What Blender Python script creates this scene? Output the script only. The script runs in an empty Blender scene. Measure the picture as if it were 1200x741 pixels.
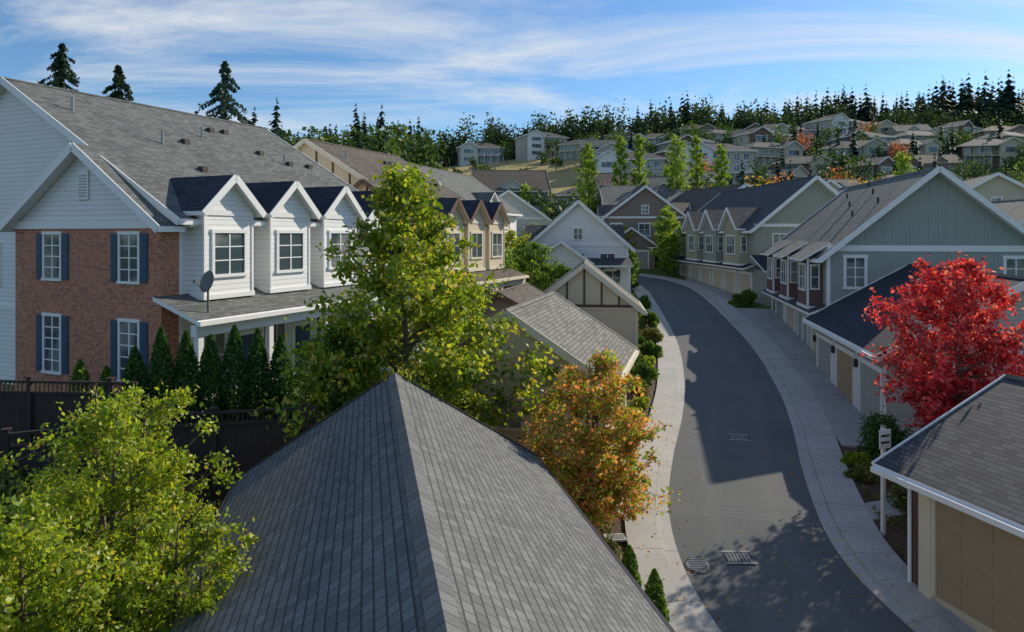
import bpy, math, random
import numpy as np
from mathutils import Vector, Matrix
random.seed(7)
S=bpy.context.scene
COL=S.collection
# ------------------------------------------------------------ materials
def N(nt,t,inp=None,**kw):
    n=nt.nodes.new(t)
    for k,v in kw.items(): setattr(n,k,v)
    if inp:
        for k,v in inp.items():
            if isinstance(v,bpy.types.NodeSocket): nt.links.new(v,n.inputs[k])
            else: n.inputs[k].default_value=v
    return n
def c4(c,f=1.0): return (c[0]*f,c[1]*f,c[2]*f,1)
def base(name,rough=.8):
    m=bpy.data.materials.new(name); m.use_nodes=True
    nt=m.node_tree; b=nt.nodes['Principled BSDF']; b.inputs['Roughness'].default_value=rough
    b.inputs['Specular IOR Level'].default_value=.3
    return m,nt,b
def math_(nt,op,a,b=None,c=None):
    n=nt.nodes.new('ShaderNodeMath'); n.operation=op
    for i,v in enumerate((a,b,c)):
        if v is None: continue
        if isinstance(v,bpy.types.NodeSocket): nt.links.new(v,n.inputs[i])
        else: n.inputs[i].default_value=v
    return n.outputs[0]
def mix(nt,f,a,b,bt='MIX'):
    return N(nt,'ShaderNodeMixRGB',{'Fac':f,'Color1':a,'Color2':b},blend_type=bt).outputs[0]
def noise(nt,scale,detail=4,vec=None,rough=.6):
    n=N(nt,'ShaderNodeTexNoise',{'Scale':scale,'Detail':detail,'Roughness':rough})
    if vec is None: vec=nt.nodes.new('ShaderNodeTexCoord').outputs['Object']
    nt.links.new(vec,n.inputs['Vector']); return n.outputs[0]
def ramp(nt,f,stops):
    r=nt.nodes.new('ShaderNodeValToRGB'); nt.links.new(f,r.inputs[0])
    e=r.color_ramp.elements
    e[0].position,e[0].color=stops[0][0],c4(stops[0][1]) 
    e[1].position,e[1].color=stops[-1][0],c4(stops[-1][1])
    for p,c in stops[1:-1]:
        x=e.new(p); x.color=c4(c)
    return r.outputs[0]
def bump(nt,b,h,dist=.02,st=1.0):
    n=N(nt,'ShaderNodeBump',{'Height':h,'Distance':dist,'Strength':st}); nt.links.new(n.outputs[0],b.inputs['Normal'])
def m_plain(name,c,rough=.7,var=.12,sc=3.0,metal=0):
    m,nt,b=base(name,rough); b.inputs['Metallic'].default_value=metal
    f=noise(nt,sc,5); nt.links.new(mix(nt,f,c4(c,1-var),c4(c,1+var)),b.inputs['Base Color'])
    return m
def uvsep(nt):
    tc=nt.nodes.new('ShaderNodeTexCoord'); s=N(nt,'ShaderNodeSeparateXYZ',{0:tc.outputs['UV']})
    return tc.outputs['UV'],s.outputs[0],s.outputs[1]
def m_siding(name,c,pitch=.17):
    m,nt,b=base(name,.65); uv,u,v=uvsep(nt)
    fr=math_(nt,'FRACT',math_(nt,'DIVIDE',v,pitch))
    dark=math_(nt,'LESS_THAN',fr,.11)
    f=noise(nt,1.2,5); col=mix(nt,f,c4(c,.88),c4(c,1.07))
    f2=noise(nt,14,3); col=mix(nt,math_(nt,'MULTIPLY',f2,.12),col,c4(c,.7))
    col=mix(nt,math_(nt,'MULTIPLY',dark,.45),col,c4(c,.35))
    nt.links.new(col,b.inputs['Base Color']); bump(nt,b,math_(nt,'SUBTRACT',1.0,fr),.02,.8)
    return m
def m_batten(name,c,pitch=.42):
    m,nt,b=base(name,.65); uv,u,v=uvsep(nt)
    fr=math_(nt,'FRACT',math_(nt,'DIVIDE',u,pitch))
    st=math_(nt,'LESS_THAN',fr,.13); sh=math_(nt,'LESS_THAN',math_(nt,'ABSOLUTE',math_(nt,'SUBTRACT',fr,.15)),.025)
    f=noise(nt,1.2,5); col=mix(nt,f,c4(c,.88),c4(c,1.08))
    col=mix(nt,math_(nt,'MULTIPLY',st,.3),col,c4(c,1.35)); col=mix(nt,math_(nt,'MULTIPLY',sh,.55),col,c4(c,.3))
    nt.links.new(col,b.inputs['Base Color']); bump(nt,b,st,.02,.7)
    return m
def m_shingle(name,c,row=.145,wd=.30,var=.3,mort=.35,dkk=.6):
    m,nt,b=base(name,.88); uv,u,v=uvsep(nt)
    br=N(nt,'ShaderNodeTexBrick',{'Vector':uv,'Color1':c4(c,1-var),'Color2':c4(c,1+var),'Mortar':c4(c,mort),'Scale':1.0,'Mortar Size':.007,'Mortar Smooth':.3,'Bias':0.0,'Brick Width':wd,'Row Height':row})
    fr=math_(nt,'FRACT',math_(nt,'DIVIDE',v,row))
    dk=math_(nt,'LESS_THAN',fr,.15)
    col=mix(nt,math_(nt,'MULTIPLY',dk,dkk),br.outputs[0],c4(c,.25))
    f=noise(nt,.5,6); col=mix(nt,.55,col,mix(nt,f,c4((.6,.6,.6)),c4((1.4,1.4,1.38))),'MULTIPLY')
    g=noise(nt,60,2); col=mix(nt,.6,col,mix(nt,g,c4((.5,.5,.5)),c4((1.5,1.5,1.5))),'MULTIPLY')
    nt.links.new(col,b.inputs['Base Color'])
    h=math_(nt,'ADD',math_(nt,'SUBTRACT',1.0,fr),math_(nt,'MULTIPLY',g,.25)); bump(nt,b,h,.025,.9)
    return m
def m_brick(name):
    m,nt,b=base(name,.85); uv,u,v=uvsep(nt)
    br=N(nt,'ShaderNodeTexBrick',{'Vector':uv,'Color1':c4((.58,.19,.09)),'Color2':c4((.31,.09,.055)),'Mortar':c4((.46,.38,.32)),'Scale':1.0,'Mortar Size':.009,'Brick Width':.23,'Row Height':.08,'Bias':-.1})
    f=noise(nt,6,6); col=mix(nt,math_(nt,'MULTIPLY',ramp(nt,f,[(.47,(0,0,0)),(.6,(1,1,1))]),.6),br.outputs[0],c4((.66,.35,.21)))
    f=noise(nt,9,6,rough=.7); col=mix(nt,math_(nt,'MULTIPLY',ramp(nt,f,[(.54,(0,0,0)),(.64,(1,1,1))]),.55),col,c4((.18,.07,.06)))
    nt.links.new(col,b.inputs['Base Color']); bump(nt,b,math_(nt,'SUBTRACT',1.0,br.outputs['Fac']),.008)
    return m
def m_glass(name='window_glass'):
    m,nt,b=base(name,.06); b.inputs['Specular IOR Level'].default_value=.7
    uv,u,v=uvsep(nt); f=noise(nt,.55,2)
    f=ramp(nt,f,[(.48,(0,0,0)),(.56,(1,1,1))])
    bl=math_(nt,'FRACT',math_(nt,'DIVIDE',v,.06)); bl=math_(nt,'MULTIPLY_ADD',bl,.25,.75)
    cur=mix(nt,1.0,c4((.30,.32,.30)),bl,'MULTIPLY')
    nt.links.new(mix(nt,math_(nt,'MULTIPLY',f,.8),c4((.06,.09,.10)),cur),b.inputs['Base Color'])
    return m
def m_concrete(name,c=(.42,.41,.38),joint=1.5):
    m,nt,b=base(name,.9); uv,u,v=uvsep(nt)
    f=noise(nt,1.1,7); col=mix(nt,f,c4(c,.72),c4(c,1.15))
    g=noise(nt,45,3); col=mix(nt,.35,col,mix(nt,g,c4((.6,.6,.6)),c4((1.4,1.4,1.4))),'MULTIPLY')
    st=noise(nt,.45,8,rough=.75); col=mix(nt,math_(nt,'MULTIPLY',ramp(nt,st,[(.5,(0,0,0)),(.66,(1,1,1))]),.35),col,c4(c,.5))
    fr=math_(nt,'FRACT',math_(nt,'DIVIDE',u,joint)); j=math_(nt,'LESS_THAN',fr,.02)
    col=mix(nt,math_(nt,'MULTIPLY',j,.6),col,c4(c,.3))
    nt.links.new(col,b.inputs['Base Color']); return m
def m_asphalt():
    m,nt,b=base('asphalt',.9); uv,u,v=uvsep(nt)
    f=noise(nt,.35,7); col=mix(nt,f,c4((.10,.11,.113)),c4((.165,.17,.17)))
    g=noise(nt,90,2); col=mix(nt,.6,col,mix(nt,g,c4((.55,.55,.55)),c4((1.45,1.45,1.45))),'MULTIPLY')
    tr=math_(nt,'ABSOLUTE',math_(nt,'SUBTRACT',math_(nt,'ABSOLUTE',v),.85)); tr=ramp(nt,tr,[(0,(1,1,1)),(.4,(0,0,0))])
    col=mix(nt,math_(nt,'MULTIPLY',tr,.2),col,c4((.21,.212,.21)))
    k=noise(nt,.9,9,rough=.75); kk=ramp(nt,math_(nt,'ABSOLUTE',math_(nt,'SUBTRACT',k,.5)),[(0,(1,1,1)),(.006,(0,0,0))])
    col=mix(nt,math_(nt,'MULTIPLY',kk,.4),col,c4((.05,.05,.05)))
    nt.links.new(col,b.inputs['Base Color']); bump(nt,b,g,.006); return m
def m_leaf(name,stops,tr=.45,clump=.6,gain=1.0):
    m=bpy.data.materials.new(name); m.use_nodes=True; nt=m.node_tree; nt.nodes.clear()
    g=nt.nodes.new('ShaderNodeNewGeometry'); col=ramp(nt,g.outputs['Random Per Island'],[(p,tuple(q*gain for q in c)) for p,c in stops])
    f=noise(nt,clump,2); col=mix(nt,.75,col,mix(nt,ramp(nt,f,[(.35,(0,0,0)),(.65,(1,1,1))]),c4((.65,.72,.65)),c4((1.35,1.28,1.1))),'MULTIPLY')
    d=N(nt,'ShaderNodeBsdfDiffuse',{'Color':col}); t=N(nt,'ShaderNodeBsdfTranslucent',{'Color':mix(nt,1.0,col,c4((1.5,1.45,.7)),'MULTIPLY')})
    gl=N(nt,'ShaderNodeBsdfGlossy',{'Roughness':.45,'Color':c4((1,1,1))})
    ms=N(nt,'ShaderNodeMixShader',{0:tr,1:d.outputs[0],2:t.outputs[0]})
    ms2=N(nt,'ShaderNodeMixShader',{0:.025,1:ms.outputs[0],2:gl.outputs[0]})
    o=nt.nodes.new('ShaderNodeOutputMaterial'); nt.links.new(ms2.outputs[0],o.inputs[0]); return m
WHITE=m_plain('white_paint',(.82,.82,.80),.5,.05)
CREAMT=m_plain('cream_trim',(.70,.64,.50),.6,.06)
BROWN=m_plain('brown_timber',(.12,.07,.05),.7)
DARKB=m_plain('dark_fence_wood',(.05,.038,.034),.8,.35)
NAVY=m_plain('navy_shutter',(.04,.08,.13),.5)
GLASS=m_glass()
SID_W=m_siding('white_siding',(.82,.82,.80)); SID_C=m_siding('cream_siding',(.60,.53,.40)); SID_T=m_siding('taupe_siding',(.27,.205,.17))
SID_G=m_siding('sage_siding',(.30,.33,.28)); SID_O=m_siding('olive_siding',(.42,.41,.27)); SID_BR=m_siding('brown_shake_siding',(.16,.09,.08),.2)
SID_LG=m_siding('light_grey_siding',(.56,.58,.54)); SID_GR=m_siding('blue_grey_siding',(.24,.28,.32)); STUC=m_plain('cream_stucco',(.66,.56,.40),.9,.08)
SID_HW=m_siding('hill_beige_siding',(.50,.46,.38)); SID_HD=m_siding('hill_brown_siding',(.20,.14,.10))
BAT_G=m_batten('grey_batten',(.32,.36,.33)); BAT_O=m_batten('olive_grey_batten',(.34,.35,.29))
SH_GR=m_shingle('grey_shingle',(.15,.158,.15)); SH_W=m_shingle('weathered_shingle',(.20,.195,.175)); SH_N=m_shingle('navy_slate_shingle',(.038,.046,.065),var=.25)
SH_D=m_shingle('dark_shingle',(.085,.087,.094)); SH_B=m_shingle('brown_shingle',(.13,.11,.09)); SH_NEAR=m_shingle('near_shingle',(.165,.170,.168),row=.145,wd=.18,var=.22,mort=.22,dkk=.6)
CAPM=m_shingle('ridge_cap_shingle',(.15,.155,.153),row=5,wd=.18,var=.18,mort=.25,dkk=0)
BRICK=m_brick('red_brick'); CONC=m_concrete('concrete',(.50,.48,.44)); APRON=m_concrete('apron_concrete',(.42,.41,.39),2.4); ASPH=m_asphalt()
TAND=m_plain('tan_garage_door',(.38,.28,.18),.5,.05); CRD=m_plain('cream_garage_door',(.57,.50,.37),.5,.05); WHD=m_plain('grey_garage_door',(.36,.37,.35),.5,.05)
METAL=m_plain('grey_metal',(.3,.31,.32),.4,.1,metal=.6); DISH=m_plain('dish_grey',(.16,.165,.17),.5); GUT=m_plain('dark_gutter',(.07,.06,.055),.4); IRON=m_plain('cast_iron',(.05,.048,.045),.6,.3,20); BARK=m_plain('bark',(.14,.11,.085),.9,.4,12)
SIGNM=m_plain('sign_face',(.75,.75,.72),.4)
# ------------------------------------------------------------ mesh parts
class Part:
    def __init__(s): s.v=[];s.f=[];s.m=[];s.uv=[];s.mats=[]
    def mi(s,m):
        if m not in s.mats: s.mats.append(m)
        return s.mats.index(m)
    def face(s,pts,m,uv=None):
        pts=[Vector(p) for p in pts]; n=(pts[1]-pts[0]).cross(pts[2]-pts[0])
        if n.length<1e-9 and len(pts)>3: n=(pts[2]-pts[0]).cross(pts[3]-pts[0])
        if n.length<1e-9: return
        n.normalize()
        if uv is None:
            if abs(n.z)>.97: uv=[(p.x,p.y) for p in pts]
            else:
                t=Vector((0,0,1)).cross(n).normalized(); u=n.cross(t); uv=[(p.dot(t),p.dot(u)) for p in pts]
        i=len(s.v); s.v+= [tuple(p) for p in pts]; s.f.append(list(range(i,i+len(pts)))); s.m.append(s.mi(m)); s.uv+=uv
    def box(s,x0,x1,y0,y1,z0,z1,m):
        a=[(x0,y0),(x1,y0),(x1,y1),(x0,y1)]
        for i in range(4):
            p,q=a[i],a[(i+1)%4]; s.face([(p[0],p[1],z0),(q[0],q[1],z0),(q[0],q[1],z1),(p[0],p[1],z1)],m)
        s.face([(x,y,z1) for x,y in a],m); s.face([(x,y,z0) for x,y in reversed(a)],m)
    def obox(s,c,t,n,ht,hn,hz,m):
        c=Vector(c);t=Vector(t)*ht;n=Vector(n)*hn;k=Vector((0,0,hz))
        s.hexa(c,t,n,k,m)
    def hexa(s,c,t,n,k,m):
        P=lambda a,b,d: c+t*a+n*b+k*d
        for q in ([(-1,-1,-1),(1,-1,-1),(1,-1,1),(-1,-1,1)],[(1,-1,-1),(1,1,-1),(1,1,1),(1,-1,1)],[(1,1,-1),(-1,1,-1),(-1,1,1),(1,1,1)],[(-1,1,-1),(-1,-1,-1),(-1,-1,1),(-1,1,1)],[(-1,-1,1),(1,-1,1),(1,1,1),(-1,1,1)],[(-1,1,-1),(1,1,-1),(1,-1,-1),(-1,-1,-1)]):
            s.face([P(*x) for x in q],m)
    def beam(s,p,q,w,d,m):
        p=Vector(p);q=Vector(q);a=(q-p); L=a.length; a.normalize()
        up=Vector((0,0,1)) if abs(a.z)<.95 else Vector((1,0,0))
        t=a.cross(up).normalized(); k=t.cross(a); s.hexa((p+q)/2,a*(L/2),t*(w/2),k*(d/2),m)
    def slab(s,p,th,top,side):
        p=[Vector(x) for x in p]; q=[x-Vector((0,0,th)) for x in p]
        s.face(p,top); s.face(list(reversed(q)),side)
        for i in range(len(p)):
            j=(i+1)%len(p); s.face([q[i],q[j],p[j],p[i]],side)
    def cyl(s,c,r,h,m,n=12,axis='z',r2=None):
        r2=r if r2 is None else r2
        c=Vector(c)
        def P(i,k,rr):
            a=2*math.pi*i/n; x,y=rr*math.cos(a),rr*math.sin(a)
            return c+(Vector((x,y,k)) if axis=='z' else Vector((k,x,y)) if axis=='x' else Vector((x,k,y)))
        for i in range(n): s.face([P(i,0,r),P(i+1,0,r),P(i+1,h,r2),P(i,h,r2)],m)
        s.face([P(i,h,r2) for i in range(n)],m); s.face([P(i,0,r) for i in range(n)][::-1],m)
    def mesh(s,name):
        me=bpy.data.meshes.new(name); me.from_pydata(s.v,[],s.f)
        for m in s.mats: me.materials.append(m)
        me.polygons.foreach_set('material_index',s.m)
        l=me.uv_layers.new(name='UVMap'); l.data.foreach_set('uv',[c for p in s.uv for c in p]); me.update(); return me
    def obj(s,name,parent=None,loc=None,rot=0):
        o=bpy.data.objects.new(name,s.mesh(name)); COL.objects.link(o)
        if parent: o.parent=parent
        if loc: o.location=loc
        o.rotation_euler[2]=rot; return o
KEYS=['walls','roof','trim','windows','doors','fittings']
def parts(): return {k:Part() for k in KEYS}
def finish(P,name,loc,rot):
    e=bpy.data.objects.new(name,None); COL.objects.link(e); e.location=loc; e.rotation_euler[2]=rot; e.empty_display_size=.5
    for k in KEYS:
        if P[k].f: P[k].obj(k,e)
    return e
def win(P,o,t,n,cx,z0,w,h,nx=2,ny=2,tr=WHITE,shut=None,sill=True,fw=.09):
    o=Vector(o);t=Vector(t);n=Vector(n);c=o+t*cx+Vector((0,0,z0+h/2))
    P['windows'].face([c-t*w/2-Vector((0,0,h/2))+n*.012,c+t*w/2-Vector((0,0,h/2))+n*.012,c+t*w/2+Vector((0,0,h/2))+n*.012,c-t*w/2+Vector((0,0,h/2))+n*.012],GLASS)
    T=P['trim']
    for sx in (-1,1): T.obox(c+t*sx*(w/2+fw/2),t,n,fw/2,.05,h/2,tr)
    T.obox(c+Vector((0,0,h/2+fw*.6)),t,n,w/2+fw*1.2,.06,fw*.6,tr)
    T.obox(c-Vector((0,0,h/2+fw*.5)),t,n,w/2+fw*1.3,.08,fw*.5,tr)
    for i in range(1,nx): T.obox(c+t*(-w/2+w*i/nx),t,n,.018 if nx>2 or i!=1 else .028,.028,h/2,tr)
    for i in range(1,ny): T.obox(c+Vector((0,0,-h/2+h*i/ny)),t,n,w/2,.024,.02,tr)
    if shut:
        for sx in (-1,1):
            T.obox(c+t*sx*(w/2+fw+.2),t,n,.17,.04,h/2+.04,shut)
            for k in range(int(h/.12)): T.obox(c+t*sx*(w/2+fw+.2)+Vector((0,0,-h/2+.08+k*.12)),t,n,.12,.05,.025,shut)
def gdoor(P,o,t,n,cx,z0,w,h,dm,tr=WHITE):
    o=Vector(o);t=Vector(t);n=Vector(n);c=o+t*cx+Vector((0,0,z0+h/2)); D=P['doors'];T=P['trim']
    D.obox(c,t,n,w/2,.02,h/2,dm)
    for r in range(4):
        for k in range(max(2,int(w/.6))):
            kk=max(2,int(w/.6)); pw=w/kk
            D.obox(c+t*(-w/2+pw*(k+.5))+Vector((0,0,-h/2+h/4*(r+.5))),t,n,pw/2-.07,.032,h/8-.06,dm)
    for sx in (-1,1): T.obox(c+t*sx*(w/2+.08),t,n,.08,.07,h/2,tr)
    T.obox(c+Vector((0,0,h/2+.1)),t,n,w/2+.2,.08,.1,tr)
def door(P,o,t,n,cx,z0,dm,tr=WHITE):
    o=Vector(o);t=Vector(t);n=Vector(n);c=o+t*cx+Vector((0,0,z0+1.05))
    P['doors'].obox(c,t,n,.45,.03,1.05,dm)
    for sx in (-1,1): P['trim'].obox(c+t*sx*.51,t,n,.06,.06,1.05,tr)
    P['trim'].obox(c+Vector((0,0,1.12)),t,n,.6,.07,.07,tr)
    for zz in (-.5,.45): P['doors'].obox(c+Vector((0,0,zz)),t,n,.3,.045,.35,dm)
def gable_body(P,x0,x1,y0,y1,zb,ze,rise,wm,gm):
    W=P['walls']; xm=(x0+x1)/2
    W.face([(x0,y0,zb),(x1,y0,zb),(x1,y0,ze),(x0,y0,ze)],wm); W.face([(x1,y1,zb),(x0,y1,zb),(x0,y1,ze),(x1,y1,ze)],wm)
    W.face([(x1,y0,zb),(x1,y1,zb),(x1,y1,ze),(x1,y0,ze)],wm); W.face([(x0,y1,zb),(x0,y0,zb),(x0,y0,ze),(x0,y1,ze)],wm)
    W.face([(x0,y0,ze),(x1,y0,ze),(xm,y0,ze+rise)],gm); W.face([(x1,y1,ze),(x0,y1,ze),(xm,y1,ze+rise)],gm)
def gable_roof(P,x0,x1,y0,y1,ze,rise,oh,ohy,rm,tm,th=.2,cap=True,gutter=True):
    R=P['roof']; xm=(x0+x1)/2; s=rise/((x1-x0)/2); zl=ze+th-s*oh; zr=ze+rise+th; a,b=y0-ohy,y1+ohy
    R.slab([(x0-oh,a,zl),(xm,a,zr),(xm,b,zr),(x0-oh,b,zl)],th,rm,tm)
    R.slab([(xm,a,zr),(x1+oh,a,zl),(x1+oh,b,zl),(xm,b,zr)],th,rm,tm)
    if cap:
        for sx in (-1,1):
            R.face([(xm,a-.01,zr+.03),(xm+sx*.15,a-.01,zr+.03-s*.15),(xm+sx*.15,b+.01,zr+.03-s*.15),(xm,b+.01,zr+.03)],rm if cap is True else cap,[(a,.05),(a,.2),(b,.2),(b,.05)] if cap is not True else None)
    for yy in (a-.012,b+.012):
        for sx,xe in ((-1,x0-oh),(1,x1+oh)):
            P['trim'].beam((xe,yy,zl-.1),(xm,yy,zr-.1),.04,.26,tm)
    if gutter:
        for xe,sx in ((x0-oh,-1),(x1+oh,1)):
            P['trim'].box(min(xe,xe+sx*.12),max(xe,xe+sx*.12),a+.02,b-.02,zl-.19,zl-.06,tm)
# ------------------------------------------------------------ terrain
ZP=np.array([(-60,-3),(-30,-2),(0,-.9),(14.8,.4),(19.4,1.1),(32,2.0),(40,2.67),(51,3.6),(66,4.3),(80,5.0),(95,6.8),(110,9.5),(130,14.5),(150,20),(170,26.5),(190,32),(210,37),(240,42),(280,46),(420,49),(900,30),(4000,-10)],float)
def zr(y): return np.interp(y,ZP[:,0],ZP[:,1])
def ss(a,b,x):
    t=np.clip((x-a)/(b-a),0,1); return t*t*(3-2*t)
def gz(x,y):
    x=np.asarray(x,float);y=np.asarray(y,float); z=zr(y)
    hf=1-.36*ss(90,-90,x)*ss(90,160,y); z=np.where(y>80,5+(z-5)*hf,z)
    xe=-6.3+np.clip(y-18,0,30)*.3; t=1-ss(-2.2,0,x-xe)
    ter=np.maximum(3.2,z); ter=np.where(y<12,3.2-.12*(12-np.clip(y,-30,12)),ter); ter=np.maximum(ter,z)
    return z+(ter-z)*t
def g1(x,y): return float(gz(x,y))
RP=[(15,-8),(13.2,-3),(11,2),(8.9,7.5),(7.35,12),(6.55,15),(6.3,17),(6.55,19.4),(7.55,23),(8.85,27),(10.2,32),(11.75,40),(13,51),(13.9,59),(13.9,65),(12.4,70),(8,73.4),(0,75),(-12,75.5),(-30,76)]
def catmull(P,n=14):
    out=[];P=[np.array(p,float) for p in P];P=[2*P[0]-P[1]]+P+[2*P[-1]-P[-2]]
    for i in range(1,len(P)-2):
        for k in range(n):
            t=k/n;a,b,c,d=P[i-1:i+3]; out.append(.5*(2*b+(c-a)*t+(2*a-5*b+4*c-d)*t*t+(3*b-a-3*c+d)*t**3))
    out.append(P[-2]); return np.array(out)
CL=catmull(RP); TG=np.gradient(CL,axis=0); TG/=np.linalg.norm(TG,axis=1)[:,None]; NR=np.stack([TG[:,1],-TG[:,0]],1); DS=np.concatenate([[0],np.cumsum(np.linalg.norm(np.diff(CL,axis=0),axis=1))])
def strip(name,o0,o1,zo,mat,thick=.25):
    P=Part()
    for a in range(len(CL)-1):
        b=a+1;q=[]
        for i,o in ((a,o0),(a,o1),(b,o1),(b,o0)):
            x,y=CL[i]+NR[i]*o; q.append((x,y,float(zr(y))+zo))
        uv=[(DS[a],o0),(DS[a],o1),(DS[b],o1),(DS[b],o0)]
        P.face(q,mat,uv)
        lo=[(x,y,z-thick) for x,y,z in q]
        P.face([lo[0],lo[3],q[3],q[0]],mat); P.face([lo[1],q[1],q[2],lo[2]],mat)
    return P.obj(name)
strip('road',-2.06,2.06,.02,ASPH)
strip('sidewalk',-3.3,-2.42,.11,CONC); strip('sidewalk',2.42,3.45,.11,CONC)
strip('kerb_gutter',-2.413,-2.05,.055,CONC); strip('kerb_gutter',2.05,2.413,.055,CONC)
def patch(name,pts,zo,mat,joint=True):
    P=Part(); q=[(x,y,float(zr(y))+zo) for x,y in pts]; P.face(q,mat,[(y,x) for x,y in pts]); 
    lo=[(x,y,z-.2) for x,y,z in q]
    for i in range(len(q)): P.face([lo[i],lo[(i+1)%len(q)],q[(i+1)%len(q)],q[i]],mat)
    return P.obj(name)
patch('driveway',[(11.7,24.2),(13.9,23.6),(14.9,29.5),(16.2,35.2),(14.3,35.45),(12.9,29.9)],.095,APRON)
patch('driveway',[(14.3,35.5),(16.25,35.25),(19,49.5),(16.3,50.2),(15.3,42.5)],.095,APRON)
patch('driveway',[(16.6,52.5),(19,52.5),(18.2,72),(16.9,66)],.095,APRON)
patch('driveway',[(3.2,19.0),(3.6,19.0),(4.55,22.6),(3.3,23.0),(2.3,20.2)],.095,CONC)
patch('driveway',[(9.6,8.5),(11.2,7.2),(10.6,10.5),(9.72,15.6),(9.45,15.6)],.095,APRON)
patch('walkway',[(9.9,18.9),(12.5,19.6),(12.4,20.5),(10.2,19.8)],.08,CONC)
def axis(parts_):
    out=[]
    for a,b,s in parts_: out+=list(np.arange(a,b,s))
    out.append(parts_[-1][1]); return np.array(out,float)
gx=axis([(-3000,-400,400),(-400,-120,28),(-120,-40,6),(-40,40,.7),(40,140,6),(140,400,26),(400,3000,400)])
gy=axis([(-1500,-60,200),(-60,-12,4),(-12,90,.7),(90,320,5),(320,500,20),(500,4000,350)])
X,Y=np.meshgrid(gx,gy); Z=gz(X,Y)+.03
near=(np.abs(X)<42)&(Y<92)&(Y>-12)
D=np.full(X.shape,99.0); pts=np.stack([X[near],Y[near]],1)
dd=np.sqrt(((pts[:,None,:]-CL[None,::2,:])**2).sum(2)).min(1); D[near]=dd
Z=Z-np.where(D<3.0,.17,0)
nx,ny=len(gx),len(gy)
V=np.stack([X.ravel(),Y.ravel(),Z.ravel()],1); I=np.arange(nx*ny).reshape(ny,nx)
F=np.stack([I[:-1,:-1].ravel(),I[:-1,1:].ravel(),I[1:,1:].ravel(),I[1:,:-1].ravel()],1)
me=bpy.data.meshes.new('ground'); me.from_pydata(V.tolist(),[],F.tolist())
gcol=np.zeros((ny,nx,4)); gcol[...,3]=1
grass=np.array([.10,.14,.035]); mul=np.array([.13,.085,.062]); tan=np.array([.42,.33,.14]); hill=np.array([.09,.11,.04])
k=(ss(10,7.5,D)*(Y<50))[...,None]; colr=grass*(1-k)+mul*k
kb=((X<-4)&(Y<24)&(Y>-12))[...,None]; colr=np.where(kb,mul*.8,colr)
kh=ss(75,100,Y)[...,None]; colr=colr*(1-kh)+hill*kh
kt=(ss(118,135,Y)*ss(38,15,X)*ss(-120,-60,X))[...,None]; colr=colr*(1-kt)+tan*kt
gcol[...,:3]=colr
at=me.color_attributes.new('gcol','FLOAT_COLOR','POINT'); at.data.foreach_set('color',gcol.ravel())
m,nt,b=base('ground_soil_grass',.95)
vc=N(nt,'ShaderNodeVertexColor',layer_name='gcol').outputs[0]
f=noise(nt,.8,8); col=mix(nt,.8,vc,mix(nt,f,c4((.5,.5,.5)),c4((1.5,1.5,1.5))),'MULTIPLY'); f2=noise(nt,14,4); col=mix(nt,.7,col,mix(nt,f2,c4((.4,.4,.4)),c4((1.6,1.6,1.6))),'MULTIPLY')
nt.links.new(col,b.inputs['Base Color']); bump(nt,b,f2,.06); me.materials.append(m)
o=bpy.data.objects.new('ground',me); COL.objects.link(o)
# ------------------------------------------------------------ foliage
def leafverts(C,size,rng,flat=0.0):
    n=len(C); a=rng.normal(size=(n,3)); 
    if flat: a[:,2]*=flat
    a/=np.linalg.norm(a,axis=1)[:,None]+1e-9; w=rng.normal(size=(n,3)); b=np.cross(a,w); b/=np.linalg.norm(b,axis=1)[:,None]+1e-9
    s=(size*rng.uniform(.6,1.3,n))[:,None]; v=np.stack([C+a*s,C+b*s*.6,C-a*s,C-b*s*.6],1).reshape(-1,3)
    return v,np.arange(4*n).reshape(n,4)
def tube(pts,rad,ns=6):
    pts=np.array(pts,float); n=len(pts); tg=np.gradient(pts,axis=0); tg/=np.linalg.norm(tg,axis=1)[:,None]+1e-9
    up=np.where(np.abs(tg[:,2:3])>.9,np.array([[1.,0,0]]),np.array([[0,0,1.]])); a=np.cross(tg,up); a/=np.linalg.norm(a,axis=1)[:,None]; b=np.cross(tg,a)
    an=np.arange(ns)*2*math.pi/ns
    v=(pts[:,None]+np.array(rad)[:,None,None]*(a[:,None]*np.cos(an)[None,:,None]+b[:,None]*np.sin(an)[None,:,None])).reshape(-1,3)
    f=[]
    for i in range(n-1):
        for k in range(ns): f.append([i*ns+k,i*ns+(k+1)%ns,(i+1)*ns+(k+1)%ns,(i+1)*ns+k])
    return v,np.array(f)
def meshfrom(name,groups,mats,loc=(0,0,0)):
    vs=[];fs=[];mi=[];o=0
    for v,f,m in groups:
        vs.append(v);fs.append(f+o);mi+= [m]*len(f);o+=len(v)
    me=bpy.data.meshes.new(name); me.from_pydata(np.concatenate(vs).tolist(),[],np.concatenate(fs).tolist())
    for m in mats: me.materials.append(m)
    me.polygons.foreach_set('material_index',mi); me.update()
    ob=bpy.data.objects.new(name,me); COL.objects.link(ob); ob.location=loc; return ob
PROF={'oval':lambda h:np.sin(np.pi*(.10+.86*h))**.7,'cone':lambda h:(1-h)**.75*1.02+.03,'col':lambda h:(np.sin(np.pi*(.08+.88*h))**.5),'wide':lambda h:np.sin(np.pi*(.18+.76*h))**.6,'pyr':lambda h:np.minimum(1,.65+1.8*h)*(1-h)**.75*1.22+.02}
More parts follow.
